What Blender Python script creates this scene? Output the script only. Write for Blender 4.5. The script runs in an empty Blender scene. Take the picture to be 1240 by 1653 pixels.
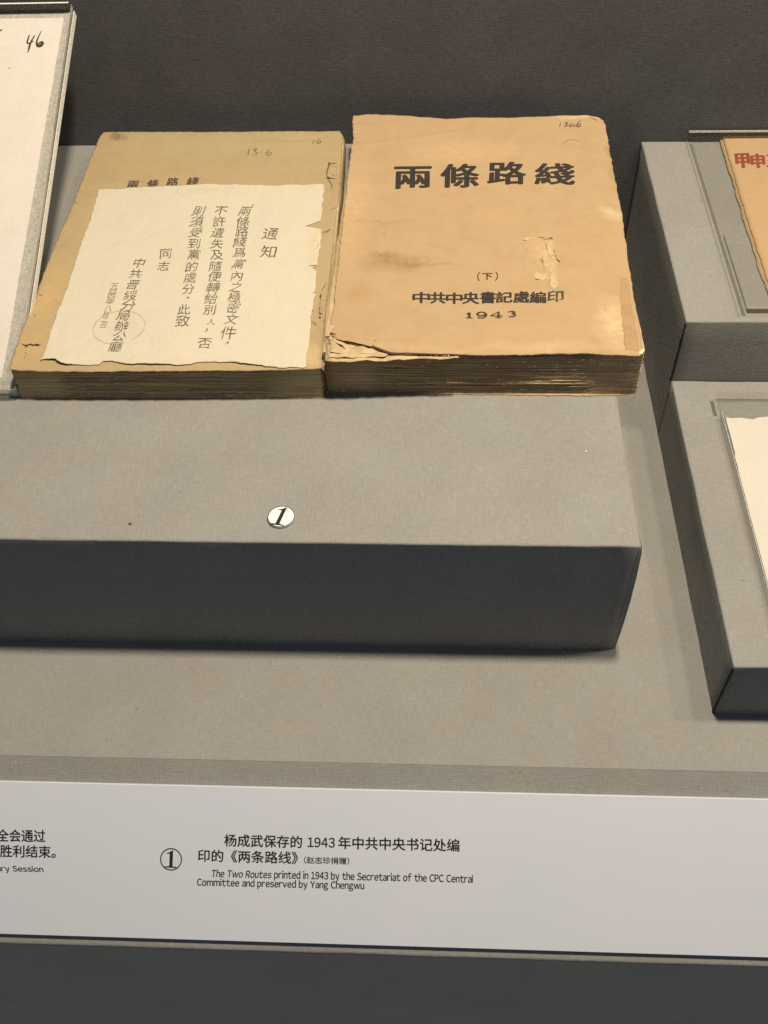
import bpy, math, random
from mathutils import Vector, Matrix, noise

S = 0.07                       # one layout unit = 7 cm
W, H = 1240.0, 1653.0
F = 1585.7
CAM = (-1.1076, -3.1896, 5.0685)
ROT = (0.69770, 0.02830, 0.03750)

C = bpy.data.collections.new("display_case"); bpy.context.scene.collection.children.link(C)
scn = bpy.context.scene
# ---------------------------------------------------------------- camera
cd = bpy.data.cameras.new("camera"); cam = bpy.data.objects.new("camera", cd); C.objects.link(cam)
cam.location = [c * S for c in CAM]; cam.rotation_euler = ROT
cd.sensor_fit = 'VERTICAL'; cd.sensor_height = 36; cd.lens = F * 36 / H
cd.clip_start = 0.01; cd.clip_end = 50
cd.dof.use_dof = False
scn.camera = cam
# ---------------------------------------------------------------- world: weak cool light of the dim hall
w = bpy.data.worlds.new("World"); scn.world = w; w.use_nodes = True
w.node_tree.nodes["Background"].inputs[0].default_value = (0.86, 0.94, 1.08, 1)
w.node_tree.nodes["Background"].inputs[1].default_value = 0.142
# ---------------------------------------------------------------- lamps: small warm downlights in the case ceiling
def spot(x, y, z, watt, aim, r=0.010, ang=70, col=(1.0, 0.850, 0.622)):
    l = bpy.data.lights.new("case_downlight", 'SPOT'); l.energy = watt; l.color = col
    l.shadow_soft_size = r; l.spot_size = math.radians(ang); l.spot_blend = 0.6
    o = bpy.data.objects.new("case_downlight", l); C.objects.link(o)
    o.location = (x * S, y * S, z * S)
    d = Vector(((aim[0] - x), (aim[1] - y), (aim[2] - z)))
    o.rotation_euler = d.to_track_quat('-Z', 'Y').to_euler()
LAMP = 24.5
spot(0.0, 0.92, 12, LAMP * 1.52, (-0.9, 0.7, 0), r=0.030, ang=95)
spot(3.2, 0.92, 12, LAMP * 0.36, (-0.6, 0.6, 0), r=0.030, ang=95)
spot(5.8, 0.92, 12, LAMP * 0.30, (-0.6, 0.6, 0), r=0.030, ang=95)
scn.view_settings.view_transform = 'Standard'; scn.view_settings.look = 'None'
scn.view_settings.exposure = 0; scn.view_settings.gamma = 1
scn.cycles.max_bounces = 10; scn.cycles.transparent_max_bounces = 24
scn.cycles.use_denoising = False; scn.cycles.sample_clamp_indirect = 2.0

# ---------------------------------------------------------------- helpers
Rm = (Matrix.Rotation(ROT[2], 3, 'Z') @ Matrix.Rotation(ROT[1], 3, 'Y') @ Matrix.Rotation(ROT[0], 3, 'X'))
CV = Vector(CAM)
def ray(u, v): return Rm @ Vector(((u - W / 2) / F, -(v - H / 2) / F, -1.0))
class Plane:
    """a plane with origin, two in-plane axes and a normal; (a,b,c) local coordinates in layout units"""
    def __init__(s, o, ax, ay): s.o = Vector(o); s.x = Vector(ax).normalized(); s.y = Vector(ay).normalized(); s.n = s.x.cross(s.y)
    def loc(s, u, v, c=0.0):
        d = ray(u, v); t = ((s.o + s.n * c - CV).dot(s.n)) / d.dot(s.n); q = CV + d * t - s.o
        return Vector((q.dot(s.x), q.dot(s.y)))
    def at(s, a, b, c=0.0): return s.o + s.x * a + s.y * b + s.n * c
def flat(z): return Plane((0, 0, z), (1, 0, 0), (0, 1, 0))
def fbm(x, y, z=0.0, o=4): return noise.fractal(Vector((x, y, z)), 1.0, 2.0, o)
def lerp(a, b, t): return a + (b - a) * t

def tag(o, label=None, cat=None, group=None, kind=None):
    if label: o['label'] = label
    if cat: o['category'] = cat
    if group: o['group'] = group
    if kind: o['kind'] = kind
    return o
def thing(name, loc, label, cat, group=None):
    o = bpy.data.objects.new(name, None); C.objects.link(o); o.empty_display_size = 0.01
    o.location = [c * S for c in loc]; o['_o'] = [float(c) for c in loc]
    return tag(o, label, cat, group)
def obj(name, vs, fs, mat, parent=None, smooth=False, origin=None):
    me = bpy.data.meshes.new(name)
    if parent is not None: org = Vector(parent['_o'])
    else: org = Vector(origin or (0, 0, 0))
    me.from_pydata([[(v[i] - org[i]) * S for i in range(3)] for v in vs], [], fs)
    me.materials.append(mat)
    if smooth:
        for p in me.polygons: p.use_smooth = True
    me.update()
    o = bpy.data.objects.new(name, me); C.objects.link(o); o['_o'] = list(org)
    if parent is not None: o.parent = parent
    else: o.location = [c * S for c in org]
    return o
def merge(parts):
    vs, fs = [], []
    for v, f in parts:
        k = len(vs); vs += list(v); fs += [[i + k for i in q] for q in f]
    return vs, fs
def box(x0, x1, y0, y1, z0, z1, P=None):
    v = [(x, y, z) for z in (z0, z1) for y in (y0, y1) for x in (x0, x1)]
    if P: v = [P.at(*q) for q in v]
    return v, [(0, 2, 3, 1), (4, 5, 7, 6), (0, 1, 5, 4), (2, 6, 7, 3), (0, 4, 6, 2), (1, 3, 7, 5)]
def bevel(o, wdt, seg=2, ang=30):
    m = o.modifiers.new("bevel", 'BEVEL'); m.width = wdt * S; m.segments = seg; m.limit_method = 'ANGLE'; m.angle_limit = math.radians(ang)
    return o

# ---- polyline resampling and transfinite sheet
def resample(pts, n):
    L = [0.0]
    for a, b in zip(pts, pts[1:]): L.append(L[-1] + (b - a).length)
    out = []; j = 0
    for i in range(n + 1):
        t = L[-1] * i / n
        while j < len(pts) - 2 and L[j + 1] < t: j += 1
        s = (t - L[j]) / max(1e-9, L[j + 1] - L[j]); out.append(pts[j].lerp(pts[j + 1], min(1, s)))
    return out
def patch(P, bottom, right, top, left, nu, nv, rag=0.004, seed=0.0, px=True, c=0.0):
    """sheet outline in photograph pixels cast on the plane P (or plane coordinates): bottom and top run left to right, sides front to back"""
    cv = (lambda q: P.loc(q[0], q[1], c)) if px else (lambda q: Vector(q))
    b, r, t, l = [resample([cv(q) for q in e], n) for e, n in ((bottom, nu), (right, nv), (top, nu), (left, nv))]
    for k, (e, ax) in enumerate(((b, 1), (t, 1), (r, 0), (l, 0))):
        for i in range(1, len(e) - 1):
            q = e[i]; d = rag * (fbm(q[0] * 14, q[1] * 14, seed + k * 7.3, 5) + 0.5 * noise.noise(Vector((q[0] * 60, q[1] * 60, seed + k))))
            e[i] = q + (Vector((0, d)) if ax == 1 else Vector((d, 0)))
    g = []
    for j in range(nv + 1):
        v = j / nv
        for i in range(nu + 1):
            u = i / nu
            q = (1 - v) * b[i] + v * t[i] + (1 - u) * l[j] + u * r[j] - ((1 - u) * (1 - v) * b[0] + u * (1 - v) * b[-1] + (1 - u) * v * t[0] + u * v * t[-1])
            g.append(q)
    return g
def sheet(P, g, nu, nv, h, c0, th):
    """thin closed sheet over the grid g, height function h(a,b)"""
    top = [P.at(q[0], q[1], c0 + th + h(q[0], q[1])) for q in g]; bot = [P.at(q[0], q[1], c0 + h(q[0], q[1])) for q in g]
    n = len(g); fs = []
    I = lambda i, j: j * (nu + 1) + i
    for j in range(nv):
        for i in range(nu):
            a, b_, c_, d = I(i, j), I(i + 1, j), I(i + 1, j + 1), I(i, j + 1)
            fs.append((a, b_, c_, d)); fs.append((n + a, n + d, n + c_, n + b_))
    per = [I(i, 0) for i in range(nu)] + [I(nu, j) for j in range(nv)] + [I(i, nv) for i in range(nu, 0, -1)] + [I(0, j) for j in range(nv, 0, -1)]
    for k in range(len(per)):
        a, b_ = per[k], per[(k + 1) % len(per)]; fs.append((a, n + a, n + b_, b_))
    return top + bot, fs
def poly_sheet(P, pts, c, th, h=lambda a, b: 0.0):
    n = len(pts)
    v = [P.at(q[0], q[1], c + th + h(*q)) for q in pts] + [P.at(q[0], q[1], c + h(*q)) for q in pts]
    f = [list(range(n)), list(range(2 * n - 1, n - 1, -1))] + [(i, n + i, n + (i + 1) % n, (i + 1) % n)[::-1] for i in range(n)]
    return v, f

# ---- lettering
_cache = {}
def glyphs(s, bold=0.0, shear=0.0, space=1.0):
    k = (s, bold, shear, space)
    if k in _cache: return _cache[k]
    c = bpy.data.curves.new("lettering", 'FONT'); c.body = s; c.size = 1; c.offset = bold; c.shear = shear; c.resolution_u = 4; c.space_character = space
    o = bpy.data.objects.new("lettering", c); C.objects.link(o)
    dg = bpy.context.evaluated_depsgraph_get(); ev = o.evaluated_get(dg); m = ev.to_mesh()
    vs = [(v.co.x, v.co.y) for v in m.vertices]; fs = [list(p.vertices) for p in m.polygons]
    ev.to_mesh_clear(); bpy.data.objects.remove(o); bpy.data.curves.remove(c)
    _cache[k] = (vs, fs); return vs, fs
def latin(s, gap=.088, space=.34, shear=0.0):
    """narrow grotesque lettering set letter by letter"""
    k = ('latin', s, gap, shear)
    if k in _cache: return _cache[k]
    base = min(v[1] for v in glyphs('Ｈ')[0]); vs, fs, x = [], [], 0.0
    for ch in s:
        if ch == ' ': x += space; continue
        gv, gf = ([(0, base), (.075, base), (.075, base + .76), (0, base + .76)], [[0, 1, 2, 3]]) if ch == 'l' else glyphs(chr(ord(ch) + 0xFEE0)); a = min(v[0] for v in gv); b = max(v[0] for v in gv); n = len(vs)
        if ch in 'ft': x -= .015
        vs += [(x + v[0] - a + shear * (v[1] - base), v[1]) for v in gv]; fs += [[i + n for i in f] for f in gf]; x += (b - a) + gap
    _cache[k] = (vs, fs); return vs, fs
def thicken(P, q2, fs, r, c, h):
    """heavier print: the glyph laid over itself a hair to each side"""
    offs = [(0, 0)] if r <= 0 else [(0, 0), (r, 0), (-r, 0), (0, r * .55), (0, -r * .55), (r * .8, r * .45), (-r * .8, -r * .45)]
    vs, ff = [], []
    for k, (dx, dy) in enumerate(offs):
        n = len(vs); vs += [P.at(q[0] + dx, q[1] + dy, c + k * .00012 + h(q[0], q[1])) for q in q2]; ff += [[i + n for i in f] for f in fs]
    return vs, ff
def fit(P, s, p_bl, p_br, p_tl, c, h=lambda a, b: 0.0, bold=0.0, shear=0.0, space=1.0, jit=0.0, cc=0.0, lat=False):
    """letters fitted so that their ink box spans three photographed corners on the plane"""
    vs, fs = latin(s, shear=shear) if lat else glyphs(s, 0.0, shear, space)
    x0 = min(v[0] for v in vs); x1 = max(v[0] for v in vs); y0 = min(v[1] for v in vs); y1 = max(v[1] for v in vs)
    A, B, D = P.loc(*p_bl, cc), P.loc(*p_br, cc), P.loc(*p_tl, cc)
    out = []
    for x, y in vs:
        a = (x - x0) / (x1 - x0); b = (y - y0) / (y1 - y0)
        q = A + (B - A) * a + (D - A) * b
        if jit: q = q + Vector((jit * noise.noise(Vector((q[0] * 40, q[1] * 40, 3))), jit * noise.noise(Vector((q[0] * 40, q[1] * 40, 9)))))
        out.append(q)
    sc = (D - A).length / (y1 - y0) * bold
    return thicken(P, out, fs, sc, c, h)
def char_at(P, s, u, v, wpx, hpx, c, h=lambda a, b: 0.0, rot=0.0, bold=0.0, lean=0.0, jit=0.0, cc=0.0):
    vs, fs = glyphs(s, 0.0)
    o = P.loc(u, v, cc); ex = P.loc(u + wpx / 2, v, cc) - P.loc(u - wpx / 2, v, cc); ey = P.loc(u, v - hpx / 2, cc) - P.loc(u, v + hpx / 2, cc)
    sx, sy = ex.length, ey.length; out = []
    if s in '，。．一二三八,.、': cx, cy, k = 0.5, 0.38, 1.0
    else: cx, cy, k = 0.5, 0.38, 1.0
    if s in '，．': cx, cy = 0.18, 0.02
    cr, sr = math.cos(rot), math.sin(rot)
    for x, y in vs:
        x = (x - cx) * sx * 1.06; y = (y - cy) * sy * 1.06; x += lean * y
        q = Vector((o[0] + x * cr - y * sr, o[1] + x * sr + y * cr))
        if jit: q = q + Vector((jit * noise.noise(Vector((q[0] * 22, q[1] * 22, 3))) + .4 * jit * noise.noise(Vector((q[0] * 70, q[1] * 70, 1))), jit * noise.noise(Vector((q[0] * 22, q[1] * 22, 9))) + .4 * jit * noise.noise(Vector((q[0] * 70, q[1] * 70, 7)))))
        out.append(q)
    return thicken(P, out, fs, bold * sx, c, h)
def stroke(P, pts, wpx, c, h=lambda a, b: 0.0, sub=6):
    """pen stroke through photographed points (u, v, width factor)"""
    q = []
    for k in range(len(pts) - 1):
        a, b = pts[k], pts[k + 1]; a_ = pts[max(0, k - 1)]; b_ = pts[min(len(pts) - 1, k + 2)]
        for i in range(sub):
            t = i / sub; r = []
            for m in range(2):
                r.append(0.5 * ((2 * a[m]) + (-a_[m] + b[m]) * t + (2 * a_[m] - 5 * a[m] + 4 * b[m] - b_[m]) * t * t + (-a_[m] + 3 * a[m] - 3 * b[m] + b_[m]) * t ** 3))
            wa = a[2] if len(a) > 2 else 1; wb = b[2] if len(b) > 2 else 1
            q.append((r[0], r[1], lerp(wa, wb, t)))
    l = pts[-1]; q.append((l[0], l[1], l[2] if len(l) > 2 else 1))
    vs, fs = [], []
    for i, (u, v, ww) in enumerate(q):
        a = q[max(0, i - 1)]; b = q[min(len(q) - 1, i + 1)]; dx, dy = b[0] - a[0], b[1] - a[1]; L = math.hypot(dx, dy) or 1
        nx, ny = -dy / L * wpx * ww / 2, dx / L * wpx * ww / 2
        for sg in (1, -1):
            g = P.loc(u + nx * sg, v + ny * sg); vs.append(P.at(g[0], g[1], c + h(g[0], g[1])))
    for i in range(len(q) - 1): fs.append((2 * i, 2 * i + 1, 2 * i + 3, 2 * i + 2))
    return vs, fs

def strokes(P, L, wd, c, h): return merge([stroke(P, s, wd, c, h) for s in L])
def marks(name, P, L, wd, c, h, mat, parent):
    for q in L: obj(name, *stroke(P, q, wd, c, h), mat, parent)

# ---------------------------------------------------------------- materials
def newmat(name):
    m = bpy.data.materials.new(name); m.use_nodes = True; nt = m.node_tree
    return m, nt, nt.nodes["Principled BSDF"]
class N:
    def __init__(s, nt): s.nt = nt
    def new(s, t, **k):
        n = s.nt.nodes.new(t)
        for a, b in k.items(): setattr(n, a, b)
        return n
    def link(s, a, b): s.nt.links.new(a, b)
    def coords(s, scale=(1, 1, 1)):
        tc = s.new('ShaderNodeTexCoord'); mp = s.new('ShaderNodeMapping'); mp.inputs['Scale'].default_value = scale
        s.link(tc.outputs['Object'], mp.inputs['Vector']); return mp.outputs['Vector']
    def noise(s, vec, scale=1.0, detail=3, rough=0.55, dist=0.0):
        n = s.new('ShaderNodeTexNoise'); n.inputs['Scale'].default_value = scale; n.inputs['Detail'].default_value = detail
        n.inputs['Roughness'].default_value = rough; n.inputs['Distortion'].default_value = dist; s.link(vec, n.inputs['Vector']); return n.outputs['Fac']
    def math(s, op, a, b=None, clamp=False):
        n = s.new('ShaderNodeMath', operation=op); n.use_clamp = clamp
        for i, x in enumerate((a, b)):
            if x is None: continue
            if isinstance(x, (int, float)): n.inputs[i].default_value = x
            else: s.link(x, n.inputs[i])
        return n.outputs[0]
    def ramp(s, f, a, b, lo=0.0, hi=1.0):
        n = s.new('ShaderNodeMapRange'); n.inputs['From Min'].default_value = a; n.inputs['From Max'].default_value = b
        n.inputs['To Min'].default_value = lo; n.inputs['To Max'].default_value = hi; s.link(f, n.inputs['Value']); return n.outputs[0]
    def mix(s, f, a, b, mode='MIX'):
        n = s.new('ShaderNodeMix', data_type='RGBA', blend_type=mode)
        for i, x in ((0, f), (6, a), (7, b)):
            if isinstance(x, (int, float)): n.inputs[i].default_value = x
            elif isinstance(x, (tuple, list)): n.inputs[i].default_value = (*x, 1)
            else: s.link(x, n.inputs[i])
        return n.outputs[2]
    def bump(s, hgt, strength, dist, prev=None):
        n = s.new('ShaderNodeBump'); n.inputs['Strength'].default_value = strength; n.inputs['Distance'].default_value = dist
        s.link(hgt, n.inputs['Height'])
        if prev: s.link(prev, n.inputs['Normal'])
        return n.outputs[0]

def fabric(name, col, var=0.16, blotch=0.05):
    m, nt, p = newmat(name); n = N(nt)
    a = n.noise(n.coords((260, 2300, 2300)), 1, 2); b = n.noise(n.coords((2300, 260, 260)), 1, 2)
    f = n.math('ADD', n.ramp(a, .3, .7), n.ramp(b, .3, .7)); f = n.math('MULTIPLY', f, 0.5)
    fine = n.noise(n.coords((3600, 3600, 3600)), 1, 1)
    f2 = n.math('ADD', n.math('MULTIPLY', f, .75), n.math('MULTIPLY', n.ramp(fine, .3, .7), .25))
    big = n.ramp(n.noise(n.coords((28, 28, 28)), 1, 3), .3, .7, 1 - blotch, 1 + blotch)
    lum = n.math('MULTIPLY', n.ramp(f2, 0, 1, 1 - var, 1 + var), big)
    hue = n.noise(n.coords((45, 45, 45)), 1, 2)
    c = n.mix(n.ramp(hue, .35, .65), tuple(x * k for x, k in zip(col, (1.015, .998, .988))), tuple(x * k for x, k in zip(col, (.985, 1.006, 1.012))))
    cm = n.new('ShaderNodeVectorMath', operation='SCALE'); n.link(c, cm.inputs[0]); n.link(lum, cm.inputs['Scale'])
    lint = n.noise(n.coords((420, 420, 420)), 1, 1, .5); c2 = n.mix(n.ramp(lint, .775, .80, 0, .35), cm.outputs[0], tuple(min(1, x * 1.9) for x in col))
    dirt = n.noise(n.coords((330, 330, 370)), 1, 1, .5); c2 = n.mix(n.ramp(dirt, .785, .81, 0, .5), c2, tuple(x * .45 for x in col))
    n.link(c2, p.inputs['Base Color'])
    p.inputs['Roughness'].default_value = .92; p.inputs['Specular IOR Level'].default_value = .15
    p.inputs['Sheen Weight'].default_value = 0.08
    n.link(n.bump(f2, .75, .0002), p.inputs['Normal'])
    return m
M_FAB = fabric('grey_linen_fabric', (.212, .211, .209), var=.20)
M_WALL = fabric('charcoal_wall_fabric', (.067, .068, .076), var=.42, blotch=.10)
M_FRONT = fabric('dark_front_fabric', (.40, .36, .30), var=.14)

def stains(n, base, blobs):
    """blobs: (x, y, rx, ry, colour, amount, softness) in layout units of world space relative to the object origin"""
    vec = n.coords((1 / S, 1 / S, 1 / S)); c = base
    wn = n.new('ShaderNodeTexNoise'); wn.inputs['Scale'].default_value = 7; wn.inputs['Detail'].default_value = 5; n.link(vec, wn.inputs['Vector'])
    wob = n.new('ShaderNodeVectorMath', operation='MULTIPLY_ADD'); n.link(wn.outputs['Color'], wob.inputs[0]); wob.inputs[1].default_value = (.16, .16, 0)
    n.link(vec, wob.inputs[2])
    grit = n.noise(vec, 22, 4, .65)
    for (x, y, rx, ry, col, amt, soft) in blobs:
        sub = n.new('ShaderNodeVectorMath', operation='SUBTRACT'); n.link(wob.outputs[0], sub.inputs[0]); sub.inputs[1].default_value = (x + .08, y + .08, 0)
        sc = n.new('ShaderNodeVectorMath', operation='MULTIPLY'); n.link(sub.outputs[0], sc.inputs[0]); sc.inputs[1].default_value = (1 / rx, 1 / ry, 0)
        ln = n.new('ShaderNodeVectorMath', operation='LENGTH'); n.link(sc.outputs[0], ln.inputs[0])
        f = n.ramp(ln.outputs['Value'], 1.0, 1.0 - soft, 0, amt * 1.35)
        f = n.math('MULTIPLY', f, n.ramp(grit, .3, .62, .35, 1.0), clamp=True)
        c = n.mix(f, c, col)
    return c
def paper(name, col, dark, blobs=(), fibre=.05, bumpk=.4, big=6, amt=.5, rough=.85):
    m, nt, p = newmat(name); n = N(nt)
    v = n.coords((1 / S, 1 / S, 1 / S))
    f = n.noise(v, big, 6, .62, .4); c = n.mix(n.ramp(f, .42, .75, 0, amt), col, dark)
    f3 = n.noise(v, 2.2, 3, .5); c = n.mix(n.ramp(f3, .4, .7, 0, .18), c, tuple(k * 1.12 for k in col))
    g = n.noise(v, 130, 3, .6); c = n.mix(n.ramp(g, .3, .7, 0, fibre * 2), c, tuple(k * .72 for k in col))
    md = n.noise(v, 17, 6, .7, .6); c = n.mix(n.ramp(md, .30, .70, 0, .30 * amt + .05), c, tuple(k * .80 for k in col))
    fx = n.noise(n.coords((14 / S, 90 / S, 14 / S)), 1, 4, .65, 1.2); c = n.mix(n.ramp(fx, .50, .72, 0, .20 * amt + .04), c, tuple(min(1, k * 1.22) for k in col))
    wr = n.noise(n.coords((2.1 / S, 3.2 / S, 2 / S)), 1, 6, .62, 2.2); cr = n.math('ABSOLUTE', n.math('SUBTRACT', wr, .5)); 
    sp = n.noise(v, 45, 2, .5); c = n.mix(n.ramp(sp, .70, .76, 0, .35), c, dark)
    c = stains(n, c, blobs)
    n.link(c, p.inputs['Base Color']); p.inputs['Roughness'].default_value = rough; p.inputs['Specular IOR Level'].default_value = .25
    b1 = n.bump(n.noise(v, 3.5, 5, .6, .8), bumpk, .0016); b2 = n.bump(g, .35, .00012, b1)
    b3 = n.bump(n.ramp(cr, .0, .03), .12, .0003, b2); b4 = n.bump(md, .30, .0005, b3)
    n.link(b4, p.inputs['Normal']); return m
def ink(name, col, wear=.3, scale=60, rough=.7):
    m, nt, p = newmat(name); n = N(nt)
    v = n.coords((1 / S, 1 / S, 1 / S)); f = n.noise(v, scale, 4, .7); f2 = n.noise(v, scale * .12, 2, .5)
    f = n.math('ADD', n.math('MULTIPLY', f, .7), n.math('MULTIPLY', f2, .3))
    p.inputs['Base Color'].default_value = (*col, 1); p.inputs['Roughness'].default_value = rough; p.inputs['Specular IOR Level'].default_value = .2
    tr = n.new('ShaderNodeBsdfTransparent'); mx = n.new('ShaderNodeMixShader'); out = nt.nodes['Material Output']
    n.link(n.ramp(f, .38, .66, 0, wear), mx.inputs[0]); n.link(p.outputs[0], mx.inputs[1]); n.link(tr.outputs[0], mx.inputs[2]); n.link(mx.outputs[0], out.inputs[0])
    return m
def acrylic(name, tint=(.975, .973, .968), haze=0.0, k=1.0):
    m, nt, p = newmat(name); n = N(nt); nt.nodes.remove(p)
    tr = n.new('ShaderNodeBsdfTransparent'); tr.inputs[0].default_value = (*tint, 1)
    gl = n.new('ShaderNodeBsdfGlossy'); gl.inputs['Roughness'].default_value = .04
    fr = n.new('ShaderNodeFresnel'); fr.inputs[0].default_value = 1.49
    geo = n.new('ShaderNodeNewGeometry'); front = n.math('SUBTRACT', 1.0, geo.outputs['Backfacing'])
    mx = n.new('ShaderNodeMixShader'); n.link(n.math('MULTIPLY', n.math('MULTIPLY', fr.outputs[0], k), front), mx.inputs[0]); n.link(tr.outputs[0], mx.inputs[1]); n.link(gl.outputs[0], mx.inputs[2])
    last = mx
    if haze:
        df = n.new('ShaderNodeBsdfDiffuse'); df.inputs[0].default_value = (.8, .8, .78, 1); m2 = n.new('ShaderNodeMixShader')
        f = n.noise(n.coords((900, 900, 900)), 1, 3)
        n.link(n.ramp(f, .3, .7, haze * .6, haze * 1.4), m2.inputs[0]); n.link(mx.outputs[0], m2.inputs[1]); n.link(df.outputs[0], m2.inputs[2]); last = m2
    n.link(last.outputs[0], nt.nodes['Material Output'].inputs[0]); return m
M_ACR = acrylic('clear_acrylic')
M_ACRE = acrylic('acrylic_edge', (.88, .87, .86), haze=.22)
M_ACRB = acrylic('acrylic_edge_glint', (.95, .95, .93), haze=.62)  # whitish haze stands in for the glint of a polished edge
M_ACRD = acrylic('acrylic_edge_refraction', (.60, .60, .585), haze=.04)  # grey tint stands in for the dark refraction at an edge

# ---------------------------------------------------------------- the case itself
X0, X1 = -9.0, 7.0
D = 4.016; E0 = -0.766; TH = math.radians(38)
def struct(name, vf, mat): return tag(obj(name, vf[0], vf[1], mat), kind='structure')
fl = struct('display_floor', box(X0, X1, E0, D, -0.12, 0), M_FAB)
struct('back_wall', box(X0, X1, D + .004, D + .15, -0.12, 7.0), M_WALL)
SL = Plane((0, E0 - .002, -0.004), (1, 0, 0), (0, -math.cos(TH), -math.sin(TH)))
SL = Plane((0, E0, 0), (1, 0, 0), (0, math.cos(TH), math.sin(TH)))     # local b is negative down the slope
eb = SL.loc(0, 1526)[1]
prof = [(0, -.0012), (eb + .026, -.0012)] + [(eb + .026 - .026 * math.sin(a), -.0272 + .026 * math.cos(a)) for a in (.3, .6, .9, 1.2, 1.5, 1.8)] + [(eb + .05, -.12), (0, -.12)]
nx = 160; v = []; f = []; k = len(prof)
for i in range(nx + 1):
    x = lerp(X0, X1, i / nx)
    for m, (b_, c_) in enumerate(prof):
        wv = .0025 * noise.noise(Vector((x * 3.0, m * .1, 2))) if 1 < m < k - 2 else 0
        v.append(SL.at(x, b_ + wv, c_))
for i in range(nx):
    for m in range(k): f.append((i * k + m, i * k + (m + 1) % k, (i + 1) * k + (m + 1) % k, (i + 1) * k + m))
f.append([m for m in range(k)][::-1]); f.append([nx * k + m for m in range(k)])
sp = struct('sloped_panel', (v, f), M_FAB)
e = SL.at(0, eb)
struct('front_wall', box(X0, X1, e[1] + .34, e[1] + .54, -7, e[2] - .08), M_FRONT)

# ---------------------------------------------------------------- fabric-wrapped blocks
def block(name, x0, x1, y0, y1, h, label, seed, fold):
    t = thing(name, ((x0 + x1) / 2, (y0 + y1) / 2, 0), label, 'display block')
    nx = max(8, int((x1 - x0) * 10)); ny = max(8, int((y1 - y0) * 10)); nz = 6
    # rounded box: a top cap that rolls over into four faces, edges a little uneven like stretched cloth
    r = .012; prof = [(0, h), ]
    rings = []
    def ring(ins, z):
        pts = []
        for i in range(nx): pts.append((lerp(x0 + ins, x1 - ins, i / nx), y0 + ins, z))
        for j in range(ny): pts.append((x1 - ins, lerp(y0 + ins, y1 - ins, j / ny), z))
        for i in range(nx): pts.append((lerp(x1 - ins, x0 + ins, i / nx), y1 - ins, z))
        for j in range(ny): pts.append((x0 + ins, lerp(y1 - ins, y0 + ins, j / ny), z))
        out = []
        for (x, y, zz) in pts:
            k = .0035 * noise.noise(Vector((x * 4 + seed, y * 4, zz * 3)))
            out.append((x + k, y + k, zz + (k if zz > .1 else 0)))
        return out
    for a in range(0, 5):
        an = math.pi / 2 * a / 4; rings.append(ring(r * (1 - math.sin(an)), h - r * (1 - math.cos(an))))
    for k in range(1, nz + 1): rings.append(ring(0, (h - r) * (1 - k / nz)))
    n = len(rings[0]); vs = [p for rg in rings for p in rg]; fs = []
    for k in range(len(rings) - 1):
        for i in range(n): a = k * n + i; b = k * n + (i + 1) % n; fs.append((a, a + n, b + n, b))
    fs.append(list(range(n)))
    o = obj('fabric_cover', vs, fs, M_FAB, t, True)
    for p in o.data.polygons:
        if len(p.vertices) > 4: p.use_smooth = False
    # the folded hem showing as a thin lip along the foot of the front
    vh, fh = [], []
    segs = 90; xs0, xs1 = fold
    for i in range(segs + 1):
        x = lerp(xs0, xs1, i / segs); d = .006 + .006 * abs(noise.noise(Vector((x * 9 + seed, 0, 0))))
        vh += [(x, y0 - d, .0015), (x, y0 - d, .007), (x, y0 + .004, .010)]
    for i in range(segs):
        a = 3 * i; fh += [(a, a + 3, a + 4, a + 1), (a + 1, a + 4, a + 5, a + 2)]
    obj('hem', vh, fh, M_FAB, t)
    # glued cloth seam running down the front corner
    side = x1 if seed == 1 else x0
    return t
b_main = block('display_block', -6.4, 0.0, 0.0, D - .004, 1.0, 'long grey fabric block carrying the two old books and the round number disc', 1, (-6.4, -0.02))
b_tall = block('display_block', .5165, 5.2, 1.822, D - .004, 1.0, 'tall grey fabric block at the back right holding the red-lettered document', 2, (.53, 5.0))
b_low = block('display_block', .5165, 5.2, -.4105, 1.8166, .5, 'low grey fabric block at the right front with a white sheet on it', 3, (.53, 5.0))
# dark chamfer where the cloth is folded round the free corner of the long block
pv = []; pf = []
for i in range(25):
    z = lerp(.004, .985, i / 24); k = .040 * (math.sin(math.pi * min(1, (i + 2) / 26)) ** .6) + .004 * noise.noise(Vector((0, 0, z * 9)))
    pv += [(-.012, -.0015, z), (.004 + k * .5, .006, z), (k * .55, .10, z), (-.004, .16, z)]
for i in range(24):
    for j in range(3): a = 4 * i + j; pf.append((a, a + 1, a + 5, a + 4))
obj('folded_corner', pv, pf, M_FAB, b_main)
def seam(parent, x, y, z0, z1, wd):
    v, f = [], []
    for i in range(21):
        z = lerp(z0, z1, i / 20); k = wd * (1 + .5 * noise.noise(Vector((x * 5, y, z * 12))))
        v += [(x - k, y + .006, z), (x - .002, y - .004, z), (x + k, y - .003, z)]
    for i in range(20):
        for j in range(2): a = 3 * i + j; f.append((a, a + 1, a + 4, a + 3))
    return obj('seam', v, f, M_SEAM, parent)
M_SEAM, _nt, _p = newmat('dark_seam_thread'); _p.inputs['Base Color'].default_value = (.012, .012, .012, 1); _p.inputs['Roughness'].default_value = .95
seam(b_tall, .5165, 1.822, .5, .985, .006); seam(b_low, .5165, -.4105, .0, .48, .0045)

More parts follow.
